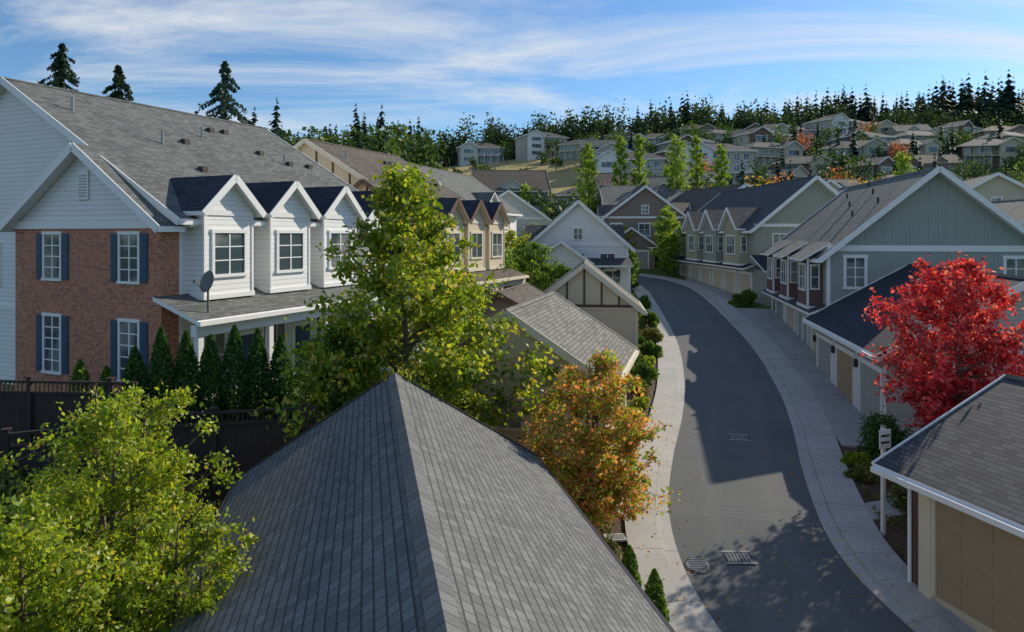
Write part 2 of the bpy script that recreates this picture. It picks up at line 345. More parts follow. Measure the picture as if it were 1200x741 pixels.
def tree(name,x,y,H,R,base_f,leaf,nleaf,ls,seed,prof='oval',limbs=30,z=None,up=.45,sig=.11,multi=1,lean=(0,0)):
    rng=np.random.default_rng(seed); z=g1(x,y) if z is None else z; gr=[];C=[]
    tr=.011*H+.035
    for st in range(multi):
        off=rng.normal(size=2)*(.25*R if multi>1 else 0)
        top=np.array([off[0]*1.3+lean[0],off[1]*1.3+lean[1],H*.95]); n=8
        tp=[np.array([off[0]*.1,off[1]*.1,-.3])*(1-t)+top*t+np.array([math.sin(t*5+st),math.cos(t*4+st),0])*.03*R*t for t in np.linspace(0,1,n)]
        v,f=tube(tp,np.linspace(tr,tr*.15,n)); gr.append((v,f,0)); tp=np.array(tp)
        nl=max(5,limbs//multi)
        for i in range(nl):
            h=(i+rng.uniform(0,.8))/nl; zz=H*(base_f+(.98-base_f)*h); rr=R*float(PROF[prof](h))*rng.uniform(.72,1.12)
            az=i*2.399+rng.uniform(-.4,.4)+st; L=rr
            z0=max(.12*H,zz-L*up*rng.uniform(.6,1.2)); k=np.interp(z0,tp[:,2],np.arange(n)); b0=tp[int(min(k,n-1))].copy(); b0[2]=z0
            e=np.array([top[0]*zz/H+math.cos(az)*rr,top[1]*zz/H+math.sin(az)*rr,zz])
            mp=(b0+e)/2+np.array([0,0,-.06*L])+rng.normal(size=3)*.05*L
            lp=[b0*(1-t)**2+2*mp*t*(1-t)+e*t*t for t in np.linspace(0,1,5)]
            v,f=tube(lp,np.linspace(tr*.42,.008,5),4); gr.append((v,f,0)); lp=np.array(lp)
            ntw=5+int(rr*3)
            for j in range(ntw):
                t=rng.uniform(.22,1.0)**.8; q=np.array([np.interp(t*4,np.arange(5),lp[:,d]) for d in range(3)])
                q=q+rng.normal(size=3)*np.array([.16,.16,.12])*rr*(.5+.5*t); C.append(q)
                if ls<.2:
                    v,f=tube([np.array([np.interp(max(0,t-.1)*4,np.arange(5),lp[:,d]) for d in range(3)]),q],[.012,.004],3); gr.append((v,f,0))
    C=np.array(C); idx=rng.integers(0,len(C),nleaf); wt=rng.uniform(.5,1.3,len(C))
    P=C[idx]+rng.normal(size=(nleaf,3))*(sig*R*wt[idx])[:,None]*np.array([1,1,.75])
    P[:,2]=np.maximum(P[:,2],.25)
    v,f=leafverts(P,ls,rng); gr.append((v,f,1))
    return meshfrom(name,gr,[BARK,leaf],(x,y,z))
def shrub(name,x,y,rx,h,leaf,n,ls,seed,shape='round',z=None,flat=0):
    rng=np.random.default_rng(seed); z=g1(x,y) if z is None else z
    if shape=='round':
        k=11; a=rng.uniform(0,6.28,k); rr=rng.uniform(.1,.75,k)*rx; hh=rng.uniform(.25,.85,k)*h*(1-.35*rr/rx); cs=np.stack([np.cos(a)*rr,np.sin(a)*rr,hh],1); sz=rng.uniform(.16,.34,k)*min(rx*1.6,h*1.3)
        idx=rng.integers(0,k,n); d=rng.normal(size=(n,3)); d/=np.linalg.norm(d,axis=1)[:,None]
        P=cs[idx]+d*(sz[idx]*rng.uniform(0,1,n)**.4)[:,None]; P[:,2]=np.abs(P[:,2])
    else:
        t=rng.uniform(0,1,n)**1.1; az=rng.uniform(0,6.283,n); pr=np.minimum(1,.7+t*1.2)*(1-t**2.2)**.8; lump=1+.10*np.sin(az*3+seed+t*9)+.07*np.sin(az*7+t*25)
        rr=rx*pr*lump*rng.uniform(0,1,n)**.3; P=np.stack([np.cos(az)*rr,np.sin(az)*rr,t*h],1)
    v,f=leafverts(P,ls,rng); gr=[]
    tv,tf=tube([(0,0,-.1),(0,0,h*.5)],[.04,.02],5); gr.append((tv,tf,0)); gr.append((v,f,1))
    return meshfrom(name,gr,[BARK,leaf],(x,y,z))
def conifer_arr(x,y,z,h,rng,lv=16,br=7,wd=.19):
    t=np.repeat(np.linspace(.06,.985,lv),br)+rng.uniform(-.02,.02,lv*br); n=len(t); az=rng.uniform(0,6.283,n)
    r=h*wd*(1-np.clip(t,0,1))**.8*rng.uniform(.55,1.2,n)+.12; zc=t*h
    ca,sa=np.cos(az),np.sin(az); w=r*.45+.14
    a=np.stack([0*ca,0*sa,zc+.35*r],1); e=np.stack([ca*r,sa*r,zc-.35*r],1); md=(a+e)/2; sd=np.stack([-sa*w,ca*w,-.45*w],1); sd2=np.stack([sa*w,-ca*w,-.45*w],1)
    v=np.stack([a,md+sd,e,md+sd2],1).reshape(-1,3)+np.array([x,y,z]); return v,np.arange(4*n).reshape(n,4)
L_CONI=m_leaf('hazed_conifer_needles',[(0,(.018,.038,.032)),(.5,(.03,.058,.042)),(1,(.05,.088,.055))],.1,.1)  # distant needles: colour lifted toward blue in place of aerial haze
L_CONN=m_leaf('near_conifer_needles',[(0,(.014,.035,.022)),(.5,(.03,.06,.035)),(1,(.06,.10,.05))],.2,.3)
L_CONI2=m_leaf('blue_conifer_needles',[(0,(.03,.07,.065)),(1,(.07,.13,.12))],.2,.3)
L_FOR=m_leaf('forest_leaves',[(0,(.03,.065,.018)),(.5,(.06,.11,.03)),(1,(.11,.17,.04))],.35,.08)
L_RDG=m_leaf('ridge_leaves',[(0,(.022,.05,.022)),(.5,(.045,.08,.032)),(1,(.085,.12,.04))],.3,.06)
L_GRN=m_leaf('green_leaves',[(0,(.05,.12,.016)),(.5,(.10,.19,.028)),(1,(.2,.28,.05))],.5,.6)
L_YG=m_leaf('yellow_green_leaves',[(0,(.14,.24,.02)),(.45,(.28,.38,.03)),(.85,(.42,.46,.05)),(1,(.52,.40,.07))],.5,.8,.95)
L_MAP=m_leaf('maple_leaves',[(0,(.10,.18,.018)),(.5,(.22,.31,.03)),(.82,(.38,.42,.05)),(1,(.52,.38,.08))],.5,.5)
L_ORG=m_leaf('orange_green_leaves',[(0,(.14,.25,.03)),(.42,(.30,.38,.04)),(.6,(.58,.30,.10)),(1,(.70,.26,.14))],.48,1.4)
L_RED=m_leaf('red_maple_leaves',[(0,(.34,.02,.04)),(.5,(.62,.05,.09)),(1,(.78,.22,.22))],.42,1.0)
L_ARB=m_leaf('arborvitae_leaves',[(0,(.025,.08,.018)),(.6,(.055,.145,.028)),(1,(.11,.22,.045))],.3,1.5)
L_ARB2=m_leaf('light_arborvitae_leaves',[(0,(.05,.12,.015)),(.6,(.12,.23,.03)),(1,(.22,.34,.05))],.3,1.5)
L_POP=m_leaf('poplar_leaves',[(0,(.12,.22,.03)),(.6,(.23,.35,.045)),(1,(.38,.46,.08))],.45,.3)
L_ORF=m_leaf('autumn_orange_leaves',[(0,(.35,.17,.03)),(.5,(.62,.32,.08)),(1,(.66,.5,.09))],.4,.3)
L_RDF=m_leaf('autumn_red_leaves',[(0,(.32,.08,.04)),(1,(.6,.24,.14))],.4,.3)
L_MUL=m_leaf('ground_cover_leaves',[(0,(.16,.06,.05)),(.3,(.07,.12,.03)),(.7,(.16,.21,.05)),(1,(.36,.33,.1))],.35,1.5)
tree('maple_tree',-3.2,20.4,9.75,3.75,.2,L_MAP,27000,.098,11,'pyr',60,z=1.3,up=.75,sig=.06,multi=1)
tree('japanese_maple_tree',-6.7,11.5,4.15,1.7,.12,L_YG,26000,.046,21,'oval',44,z=2.2,up=.9,multi=3,sig=.085)
tree('japanese_maple_tree',-6.0,8.7,3.55,1.5,.05,L_YG,26000,.042,22,'oval',44,z=2.2,up=.9,multi=3,sig=.085)
tree('japanese_maple_tree',-4.75,9.6,2.75,1.0,.05,L_YG,13000,.042,27,'wide',30,z=2.2,up=.8,multi=2,sig=.1)
tree('orange_maple_tree',2.0,18.5,4.7,1.75,.08,L_ORG,21000,.062,23,'oval',44,z=1.1,up=.8,multi=3,sig=.09)
tree('red_maple_tree',14.1,21.6,7.1,2.3,.26,L_RED,19000,.08,24,'oval',46,z=1.25,up=.7,sig=.075)
tree('dogwood_tree',-5.0,19.9,4.2,1.35,.1,L_GRN,10000,.07,25,'wide',30,z=2.3)
# ------------------------------------------------------------ townhouse rows
def townhouse(name,ox,oy,bz,rot,L,W,doms,tudor=False,bw=7.66,rm=SH_GR,ww=SID_W,tm=WHITE):
    P=parts(); E=6.4; s=.575; Wl=P['walls'];T=P['trim'];R=P['roof']
    rise=s*W/2; gable_body(P,-W,-.02,.6,L,-2,E,rise,ww,ww)
    gable_roof(P,-W,-.02,.6,L,E,rise,.5,.35,rm,tm,cap=True)
    t,n=(1,0,0),(0,-1,0); fr=STUC if tudor else BRICK
    Wl.box(-bw,0,0,.66,-2,6.1,fr)
    xm=-bw/2; Wl.face([(-bw,.02,6.1),(0,.02,6.1),(xm,.02,8.7)],STUC if tudor else ww)
    sl=2.6/(bw/2)
    for a,bx in ((-bw-.35,-1),(.35,1)):
        zl=6.1+.2-sl*.35
        q=[(a,-.4,zl),(xm,-.4,8.9),(xm,.62,8.9),(a,.62,zl)] if bx<0 else [(xm,-.4,8.9),(a,-.4,zl),(a,.62,zl),(xm,.62,8.9)]
        R.slab(q,.18,rm,tm); T.beam((a,-.415,zl-.1),(xm,-.415,8.8),.04,.28,BROWN if tudor else tm)
    T.box(-bw-.05,.05,-.06,.0,6.0,6.28,tm)
    if tudor:
        for i in range(7):
            xx=-bw+bw*(i+1)/8; zt=8.7-abs(xx-xm)*sl-.1; T.box(xx-.06,xx+.06,-.03,.015,6.3,zt,BROWN)
            T.box(xx-.06,xx+.06,-.03,-.002,0,6.0,BROWN)
        T.box(-bw,0,-.035,-.004,3.0,3.2,BROWN)
        for i in range(14):
            xx=-W+W*(i+.5)/14; zt=E+rise-abs(xx+W/2)*s-.1; T.box(xx-.06,xx+.06,.56,.595,6.3,zt,BROWN)
    for cx in (-1.5,-5.5):
        win(P,(0,0,0),t,n,cx,4.25,.86,1.55,2,4,tm,NAVY); win(P,(0,0,0),t,n,cx,.95,.86,1.95,2,5,tm,NAVY)
    T.box(xm-.28,xm+.28,-.04,.0,7.0,8.0,tm)
    for i in range(8): T.box(xm-.2,xm+.2,-.055,-.041,7.1+i*.1,7.15+i*.1,METAL)
    T.box(-W+.0,-bw-.4,.55,.598,2.9,3.1,tm); T.cyl((-bw-.3,.45,-1),.05,6.9,tm,8)
    win(P,(0,.6,0),t,n,-bw-2.5,3.9,1.0,1.5,2,3,tm); win(P,(0,.6,0),t,n,-bw-5,3.9,1.0,1.5,2,3,tm)
    T.box(-.02,.03,.66,.8,0,6.2,tm)
    tx,nx=(0,1,0),(1,0,0)
    for d in doms:
        hw=1.06; x1=.72
        Wl.face([(x1,d-hw,3.7),(x1,d+hw,3.7),(x1,d+hw,6.7),(x1,d-hw,6.7)],ww); Wl.face([(x1,d-hw,6.7),(x1,d+hw,6.7),(x1,d,7.72)],ww)
        for sy in (-1,1): Wl.face([(-.9,d+sy*hw,3.7),(x1,d+sy*hw,3.7),(x1,d+sy*hw,6.7),(-.9,d+sy*hw,6.7)],ww)
        sd=1.02/hw; o=.28; zl=6.7+.14-sd*o
        for sy in (-1,1):
            e=d+sy*(hw+o)
            q=[(-2.1,e,zl),(x1+.3,e,zl),(x1+.3,d,7.86),(-2.1,d,7.86)]
            if sy>0: q=q[::-1]
            R.slab(q,.14,SH_N,tm); T.beam((x1+.315,e,zl-.09),(x1+.315,d,7.77),.035,.24,BROWN if tudor else tm)
            T.box(x1-.06,x1+.03,min(d+sy*(hw-.06),d+sy*(hw+.03)),max(d+sy*(hw-.06),d+sy*(hw+.03)),3.72,6.62,tm)
        T.box(x1-.01,x1+.04,d-hw,d+hw,6.45,6.62,tm); T.box(-.02,x1+.06,d-hw-.06,d+hw+.06,3.62,3.78,tm)
        win(P,(x1,0,0),tx,nx,d,4.45,1.3,1.4,2,3 if not tudor else 2,tm,fw=.11)
    T.box(-.02,.5,.66,L,6.05,6.2,tm)
    R.slab([(-.02,-.3,3.82),(1.95,-.3,3.15),(1.95,L,3.15),(-.02,L,3.82)],.14,rm,tm)
    T.box(1.95,2.08,-.3,L,2.98,3.12,tm); T.box(1.55,1.8,-.2,L,2.62,2.98,tm)
    yy=0.0
    while yy<L: T.box(1.57,1.77,yy-.1,yy+.1,-1.2,2.62,tm); yy+=3.0
    for d in doms:
        win(P,(0,0,0),tx,nx,d-.2,.8,1.3,1.5,3,2,tm)
        door(P,(0,0,0),tx,nx,d+1.45,0,NAVY if not tudor else BROWN,tm)
        T.box(-.02,.03,d+2.2,d+2.34,0,3.5,tm)
    Ft=P['fittings']; rn=random.Random(3)
    for i in range(15):
        yy=rn.uniform(1.5,L-1); xx=-rn.uniform(1.5,W/2-1); zz=E+.2+s*(-xx)
        if i%3==0: Ft.cyl((xx,yy,zz-.1),.05,.6,METAL,8)
        else: Ft.box(xx-.14,xx+.14,yy-.14,yy+.14,zz-.1,zz+.16,IRON)
    return P,(name,(ox,oy,bz),rot)
rotL=math.atan2(-.41,.912)
P,a=townhouse('brick_townhouse',-11.3,22,3.2,rotL,13.3,18,[2.1,5.1,8.1,11.1])
Ft=P['fittings']
Ft.cyl((1.5,.5,3.2),.035,.9,DISH,6); Ft.beam((1.5,.5,4.0),(2.0,.1,4.2),.035,.035,DISH)
cD=Vector((1.5,.46,4.3)); ex=Vector((.96,-.15,0)); ez=Vector((.1,.2,.96)); nD=ex.cross(ez).normalized()
for i in range(14):
    a0=i*2*math.pi/14;a1=(i+1)*2*math.pi/14
    p0=cD+ex*.36*math.cos(a0)+ez*.36*math.sin(a0);p1=cD+ex*.36*math.cos(a1)+ez*.36*math.sin(a1)
    Ft.face([cD-nD*.08,p0,p1],DISH)
Ft.beam(cD-ez*.34,cD+Vector((.25,-.65,.05)),.03,.03,DISH); Ft.obox(cD+Vector((.25,-.65,.05)),(1,0,0),(0,1,0),.06,.06,.05,DISH)
Ft.box(2.1,4.6,8.2,13,.6,.8,CREAMT)
for z in (1.0,1.75): Ft.box(4.52,4.58,8.2,13,z,z+.06,IRON); Ft.box(2.1,4.6,8.2,8.26,z,z+.06,IRON)
for i in range(34): Ft.box(4.53,4.56,8.25+i*.14,8.28+i*.14,.8,1.75,IRON)
for i in range(17): Ft.box(2.15+i*.14,2.18+i*.14,8.21,8.24,.8,1.75,IRON)
P['walls'].box(2.1,4.6,8.3,13,-2,.6,SID_W)
finish(P,*a)
P,a=townhouse('tudor_townhouse',-11.3+.41*16.2,22+.912*16.2,3.2,rotL,9.5,17,[1.8,4.6,7.4],True,ww=STUC,tm=CREAMT,rm=SH_B)
finish(P,*a)
# ------------------------------------------------------------ garages
def garage(name,cx,cy,rot,w,l,bz,eh,rise,wm,rm,tm,doorm,side=1,near=False,oh=.45,timber=False):
    P=parts(); gable_body(P,-w/2+oh,w/2-oh,-l+.3,-.3,-1.5,eh,rise*(1-2*oh/w),wm,wm)
    s=rise/(w/2); gable_roof(P,-w/2+oh,w/2-oh,-l+.3,-.3,eh,s*(w/2-oh),oh,.3,rm,GUT if near else tm,th=.16,cap=CAPM if near else True)
    xw=(w/2-oh)*side; tx=(0,side,0); nx=(side,0,0); nd=max(1,int((l-1)/3.1))
    for i in range(nd): gdoor(P,(xw,0,0),tx,nx,side*(-l+.6+(l-1)*(i+.5)/nd),0,2.5,2.1,doorm,tm)
    T=P['trim']
    for sx in (-1,1):
        for yy in (-l+.3,-.3): T.box(sx*(w/2-oh)-.07,sx*(w/2-oh)+.07,yy-.07,yy+.07,-.5,eh-.05,tm)
    T.box(-w/2+oh,w/2-oh,-l+.24,-l+.28,eh-.1,eh+.12,tm)
    if timber:
        ww=w/2-oh
        for i in range(5):
            xx=-ww+2*ww*(i+1)/6; T.box(xx-.05,xx+.05,-l+.25,-l+.28,eh+.12,eh+s*(ww-abs(xx))-.05,BROWN)
        T.box(-ww,ww,-l+.235,-l+.27,eh-.02,eh+.14,BROWN)
    win(P,(0,-l+.3,0),(1,0,0),(0,-1,0),0,1.0,.9,.9,2,2,tm)
    return finish(P,name,(cx,cy,bz),rot)
garage('detached_garage',-2.8,16.3,math.atan2(.208,.978),6.95,13.0,.85,2.75,2.2,SID_C,SH_NEAR,CREAMT,CRD,near=True)
garage('detached_garage',1.73,28.95,-math.atan2(.27,.963),7.0,7.2,1.7,2.75,2.25,STUC,SH_W,CREAMT,CRD)
garage('craftsman_garage',4.75,44.0,-.12,6.6,6.6,2.6,2.4,2.6,STUC,SH_W,CREAMT,CRD,timber=True)
garage('brown_roof_garage',.8,36.5,-.25,6.4,6.0,2.5,2.3,1.7,SID_T,SH_B,BROWN,CRD)
def rg():
    P=parts(); rot=math.atan2(.26,.966); eh=2.75; s=.46; W=8.4; L=9.0; oh=.55
    gable_body(P,oh,W-oh,-L,-.5,-1.5,eh,s*(W/2-oh),SID_BR,SID_BR); gable_roof(P,oh,W-oh,-L,-.5,eh,s*(W/2-oh),oh,.5,SH_D,WHITE,th=.16)
    P['walls'].box(oh-.02,oh+.01,-L,-1.0,-1,eh-.01,SID_C)
    o=(oh-.02,0,0);t=(0,-1,0);n=(-1,0,0)
    gdoor(P,o,t,n,2.75,0,2.9,2.25,TAND,CREAMT); gdoor(P,o,t,n,6.4,0,2.9,2.25,TAND,CREAMT)
    for yy in (-1.05,-4.55,-8.1): P['trim'].box(oh-.12,oh-.021,yy-.16,yy+.16,-.3,eh-.05,CREAMT)
    F_=P['fittings']; F_.beam((-.05,-.25,eh-.2),(oh-.06,-.56,eh-.55),.08,.08,WHITE); F_.cyl((oh-.06,-.58,-.2),.045,eh-.33,WHITE,8)
    finish(P,'corner_garage',(8.85,16.7,.75),rot)
rg()
# ------------------------------------------------------------ right houses
def rhouse1():
    P=parts(); W=10.0;L=14.0;E=5.75;rise=4.15;T=P['trim'];Wl=P['walls'];R=P['roof']
    gable_body(P,0,W,0,L,-1.5,E,rise,BAT_G,BAT_G); gable_roof(P,0,W,0,L,E,rise,.55,.55,SH_GR,WHITE)
    t,n=(1,0,0),(0,-1,0)
    T.box(-.02,W+.02,-.05,0,E+.15,E+.45,WHITE); T.box(-.02,W+.02,-.05,0,2.9,3.12,WHITE)
    win(P,(0,0,0),t,n,1.3,4.1,.85,1.45,2,3,WHITE,fw=.14); win(P,(0,0,0),t,n,8.6,4.1,.85,1.45,2,3,WHITE,fw=.14)
    for xx in (.02,W-.02): T.box(xx-.09,xx+.09,-.04,.05,-.5,E,WHITE)
    tx,nx=(0,-1,0),(-1,0,0)
    for i,y0 in enumerate((1.0,6.0,10.6)):
        Wl.box(-.75,.0,y0,y0+2.4,2.95,5.6,SID_BR); win(P,(-.75,0,0),tx,nx,-(y0+1.2),3.8,1.3,1.3,2,2,WHITE); T.box(-.8,-.0,y0-.05,y0+2.45,2.8,2.96,WHITE)
        T.box(-.79,-.7,y0-.04,y0+.08,2.97,5.5,WHITE)
        win(P,(-.4,y0,0),(1,0,0),(0,-1,0),.0,3.9,.35,1.2,1,2,WHITE,fw=.06)
        R.slab([(-1.15,y0-.3,5.45),(.3,y0-.3,6.35),(.3,y0+2.7,6.35),(-1.15,y0+2.7,5.45)],.12,SH_GR,WHITE)
        win(P,(0,0,0),tx,nx,-(y0+3.6),3.9,1.0,1.3,2,2,WHITE)
        T.cyl((-.06,y0+4.3,-.2),.05,5.6,WHITE,8)
    R.slab([(-.95,-.2,2.72),(0,-.2,3.1),(0,L,3.1),(-.95,L,2.72)],.12,SH_D,WHITE)
    for i in range(4): gdoor(P,(-.03,0,0),tx,nx,-(1.9+i*3.4),0,2.5,2.15,WHD if i%2 else CRD)
    Wl.box(-.03,-.0,0,L,-1,2.6,SID_G)
    x0,x1,y0,y1=-.6,8.2,-10.6,0; we=2.55; ri=2.5
    Wl.face([(x0,y0,-1.5),(x1,y0,-1.5),(x1,y0,we),(x0,y0,we)],SID_LG); Wl.face([(x0,y0,we),(x1,y0,we),((x0+x1)/2,y0,we+ri)],SID_LG)
    Wl.face([(x0,y1,-1.5),(x0,y0,-1.5),(x0,y0,we),(x0,y1,we)],SID_G); Wl.face([(x1,y0,-1.5),(x1,y1,-1.5),(x1,y1,we),(x1,y0,we)],SID_LG)
    gable_roof(P,x0,x1,y0,y1-.55,we,ri,.55,.5,SH_N,WHITE)
    T.box(x0,x1,y0-.05,y0,we-.05,we+.22,WHITE)
    for i in range(3):
        gdoor(P,(x0,0,0),tx,nx,1.9+i*3.4,-.55,2.5,2.15,WHD if i!=1 else TAND)
        T.box(x0-.07,x0-.005,-(3.6+i*3.4)-.09,-(3.6+i*3.4)+.09,-.8,we,WHITE)
        P['fittings'].box(x0-.2,x0-.005,-(.35+i*3.4)-.08,-(.35+i*3.4)+.08,1.3,1.62,IRON)
    win(P,(0,y0,0),t,n,2,.6,1.2,1.2,2,2,WHITE); win(P,(0,y0,0),t,n,5.4,.6,1.2,1.2,2,2,WHITE)
    for i in range(6): P['fittings'].cyl((3+i*.4-(i%2)*1.2,2+i*1.7,E+2.4+(i*.4-(i%2)*1.2)*.83),.06,.6,IRON,8)
    finish(P,'grey_batten_house',(16.2,35,2.25),-math.atan2(.187,.982))
rhouse1()
def rhouse2(name,x,y,z,rot,L=20.,bm=BAT_O,sm=SID_O):
    P=parts(); W=9.6;E=5.8;rise=3.9;T=P['trim'];Wl=P['walls'];R=P['roof']
    gable_body(P,0,W,0,L,-1.5,E,rise,bm,bm); gable_roof(P,0,W,0,L,E,rise,.5,.5,SH_D,WHITE)
    T.box(-.02,W+.02,-.05,0,E+.1,E+.35,WHITE); T.box(-.02,W+.02,-.05,0,2.9,3.1,WHITE)
    for cx in (2,5.5): win(P,(0,0,0),(1,0,0),(0,-1,0),cx,3.9,1.0,1.4,2,2,WHITE)
    win(P,(0,0,0),(1,0,0),(0,-1,0),2,.9,1.0,1.4,2,2,WHITE)
    tx,nx=(0,-1,0),(-1,0,0)
    y0=1.2;k=0
    while y0<L-4:
        hw=1.7; yc=y0+hw; x1=-.8; sk=(sm,SID_G,sm,SID_BR)[k%4] if bm is BAT_O else sm; k+=1
        Wl.box(x1,0,y0,y0+2*hw,2.95,5.9,sk); Wl.face([(x1,y0,5.9),(x1,y0+2*hw,5.9),(x1,yc,7.4)],sk)
        for sy in (-1,1):
            e=yc+sy*(hw+.3); zl=5.9+.14-.88*.3; q=[(x1-.35,e,zl),(2.2,e,zl),(2.2,yc,7.54),(x1-.35,yc,7.54)]
            R.slab(q if sy<0 else q[::-1],.14,SH_D,WHITE); T.beam((x1-.365,e,zl-.08),(x1-.365,yc,7.46),.035,.24,WHITE)
        win(P,(x1,0,0),tx,nx,-yc,3.75,1.7,1.4,3,2,WHITE); T.box(x1-.05,0,y0-.05,y0+2*hw+.05,2.8,2.96,WHITE)
        win(P,(x1/2,y0,0),(1,0,0),(0,-1,0),0,3.9,.4,1.2,1,2,WHITE,fw=.06)
        win(P,(0,0,0),tx,nx,-(yc+2.6),3.9,.9,1.2,2,2,WHITE)
        y0+=5.2
    R.slab([(-.95,-.2,2.65),(0,-.2,3.0),(0,L,3.0),(-.95,L,2.65)],.12,SH_N,WHITE)
    n=int(L/3.2)
    for i in range(n): gdoor(P,(0,0,0),tx,nx,-(1.8+i*3.2),0,2.5,2.1,CRD)
    R.slab([(-.3,-2.6,2.6),(W+.3,-2.6,2.6),(W+.3,0,3.7),(-.3,0,3.7)],.14,SH_N,WHITE); Wl.box(0,W,-2.3,0,-1.5,2.55,bm)
    finish(P,name,(x,y,z),rot)
rhouse2('olive_row_house',19.0,53.5,3.7,.05)
rhouse2('olive_row_house',22.5,80,5,-.1,14,BAT_G,SID_C)
# ------------------------------------------------------------ generic houses
def generic(P,w,l,eh,rise,wm,gm,rm,tm,garage_=True,cross=True,seed=0,doorm=WHD):
    T=P['trim'];Wl=P['walls'];R=P['roof']
    gable_body(P,-w/2,w/2,0,l,-4,eh,rise,wm,gm); gable_roof(P,-w/2,w/2,0,l,eh,rise,.5,.45,rm,tm)
    t,n=(1,0,0),(0,-1,0)
    T.box(-w/2,w/2,-.05,0,eh+.02,eh+.25,tm)
    for sx in (-1,1): T.box(sx*w/2-.09,sx*w/2+.09,-.05,.06,-.3,eh,tm)
    for cx in (-w/2+1.5,-.1,w/2-1.7): win(P,(0,0,0),t,n,cx,eh-2.0,1.2,1.35,2,2,tm,fw=.12)
    win(P,(0,0,0),t,n,0,eh+.6,.7,.9,2,2,tm)
    if cross:
        hw=w*.28; cx=-w/2+hw+.3; y0=-1.6
        Wl.box(cx-hw,cx+hw,y0,0,-4,2.9,gm); Wl.face([(cx-hw,y0,2.9),(cx+hw,y0,2.9),(cx,y0,2.9+hw*.7)],gm)
        for sx in (-1,1):
            e=cx+sx*(hw+.35); zl=2.9+.14-.7*.35; q=[(e,y0-.35,zl),(cx,y0-.35,3.04+hw*.7),(cx,0,3.04+hw*.7),(e,0,zl)]
            R.slab(q,.14,rm,tm); T.beam((e,y0-.365,zl-.08),(cx,y0-.365,2.96+hw*.7),.035,.22,tm)
        if garage_: gdoor(P,(0,y0,0),t,n,cx,0,hw*1.4,2.1,doorm,tm)
        else: win(P,(0,y0,0),t,n,cx,.8,hw,1.4,3,2,tm)
    R.slab([(0,-1.9,2.65),(w/2+.2,-1.9,2.65),(w/2+.2,0,3.2),(0,0,3.2)],.14,rm,tm); T.box(w/2-.2,w/2,-1.8,-1.6,-2,2.5,tm)
    door(P,(0,0,0),t,n,w*.15,0,BROWN,tm); win(P,(0,0,0),t,n,w*.35,.8,1.3,1.4,2,2,tm)
    for sx in (-1,1):
        for yy in (l*.25,l*.7):
            for zz in (.9,eh-2): win(P,(sx*w/2,0,0),(0,sx,0),(sx,0,0),sx*yy,zz,1.1,1.3,2,2,tm)
    if cross:
        for sx in (-1,1):
            yc=l*.5;hw=1.6;xe=sx*w/2
            Wl.box(min(xe,xe-sx*1.5),max(xe,xe-sx*1.5)+.0,yc-hw,yc+hw,eh-.2,eh+.5,gm); Wl.face([(xe,yc-hw,eh+.5),(xe,yc+hw,eh+.5),(xe,yc,eh+1.7)],gm)
            for sy in (-1,1):
                e=yc+sy*(hw+.3); q=[(xe+sx*.3,e,eh+.4),(xe-sx*2.6,e,eh+.4),(xe-sx*2.6,yc,eh+1.85),(xe+sx*.3,yc,eh+1.85)]; R.slab(q,.14,rm,tm)
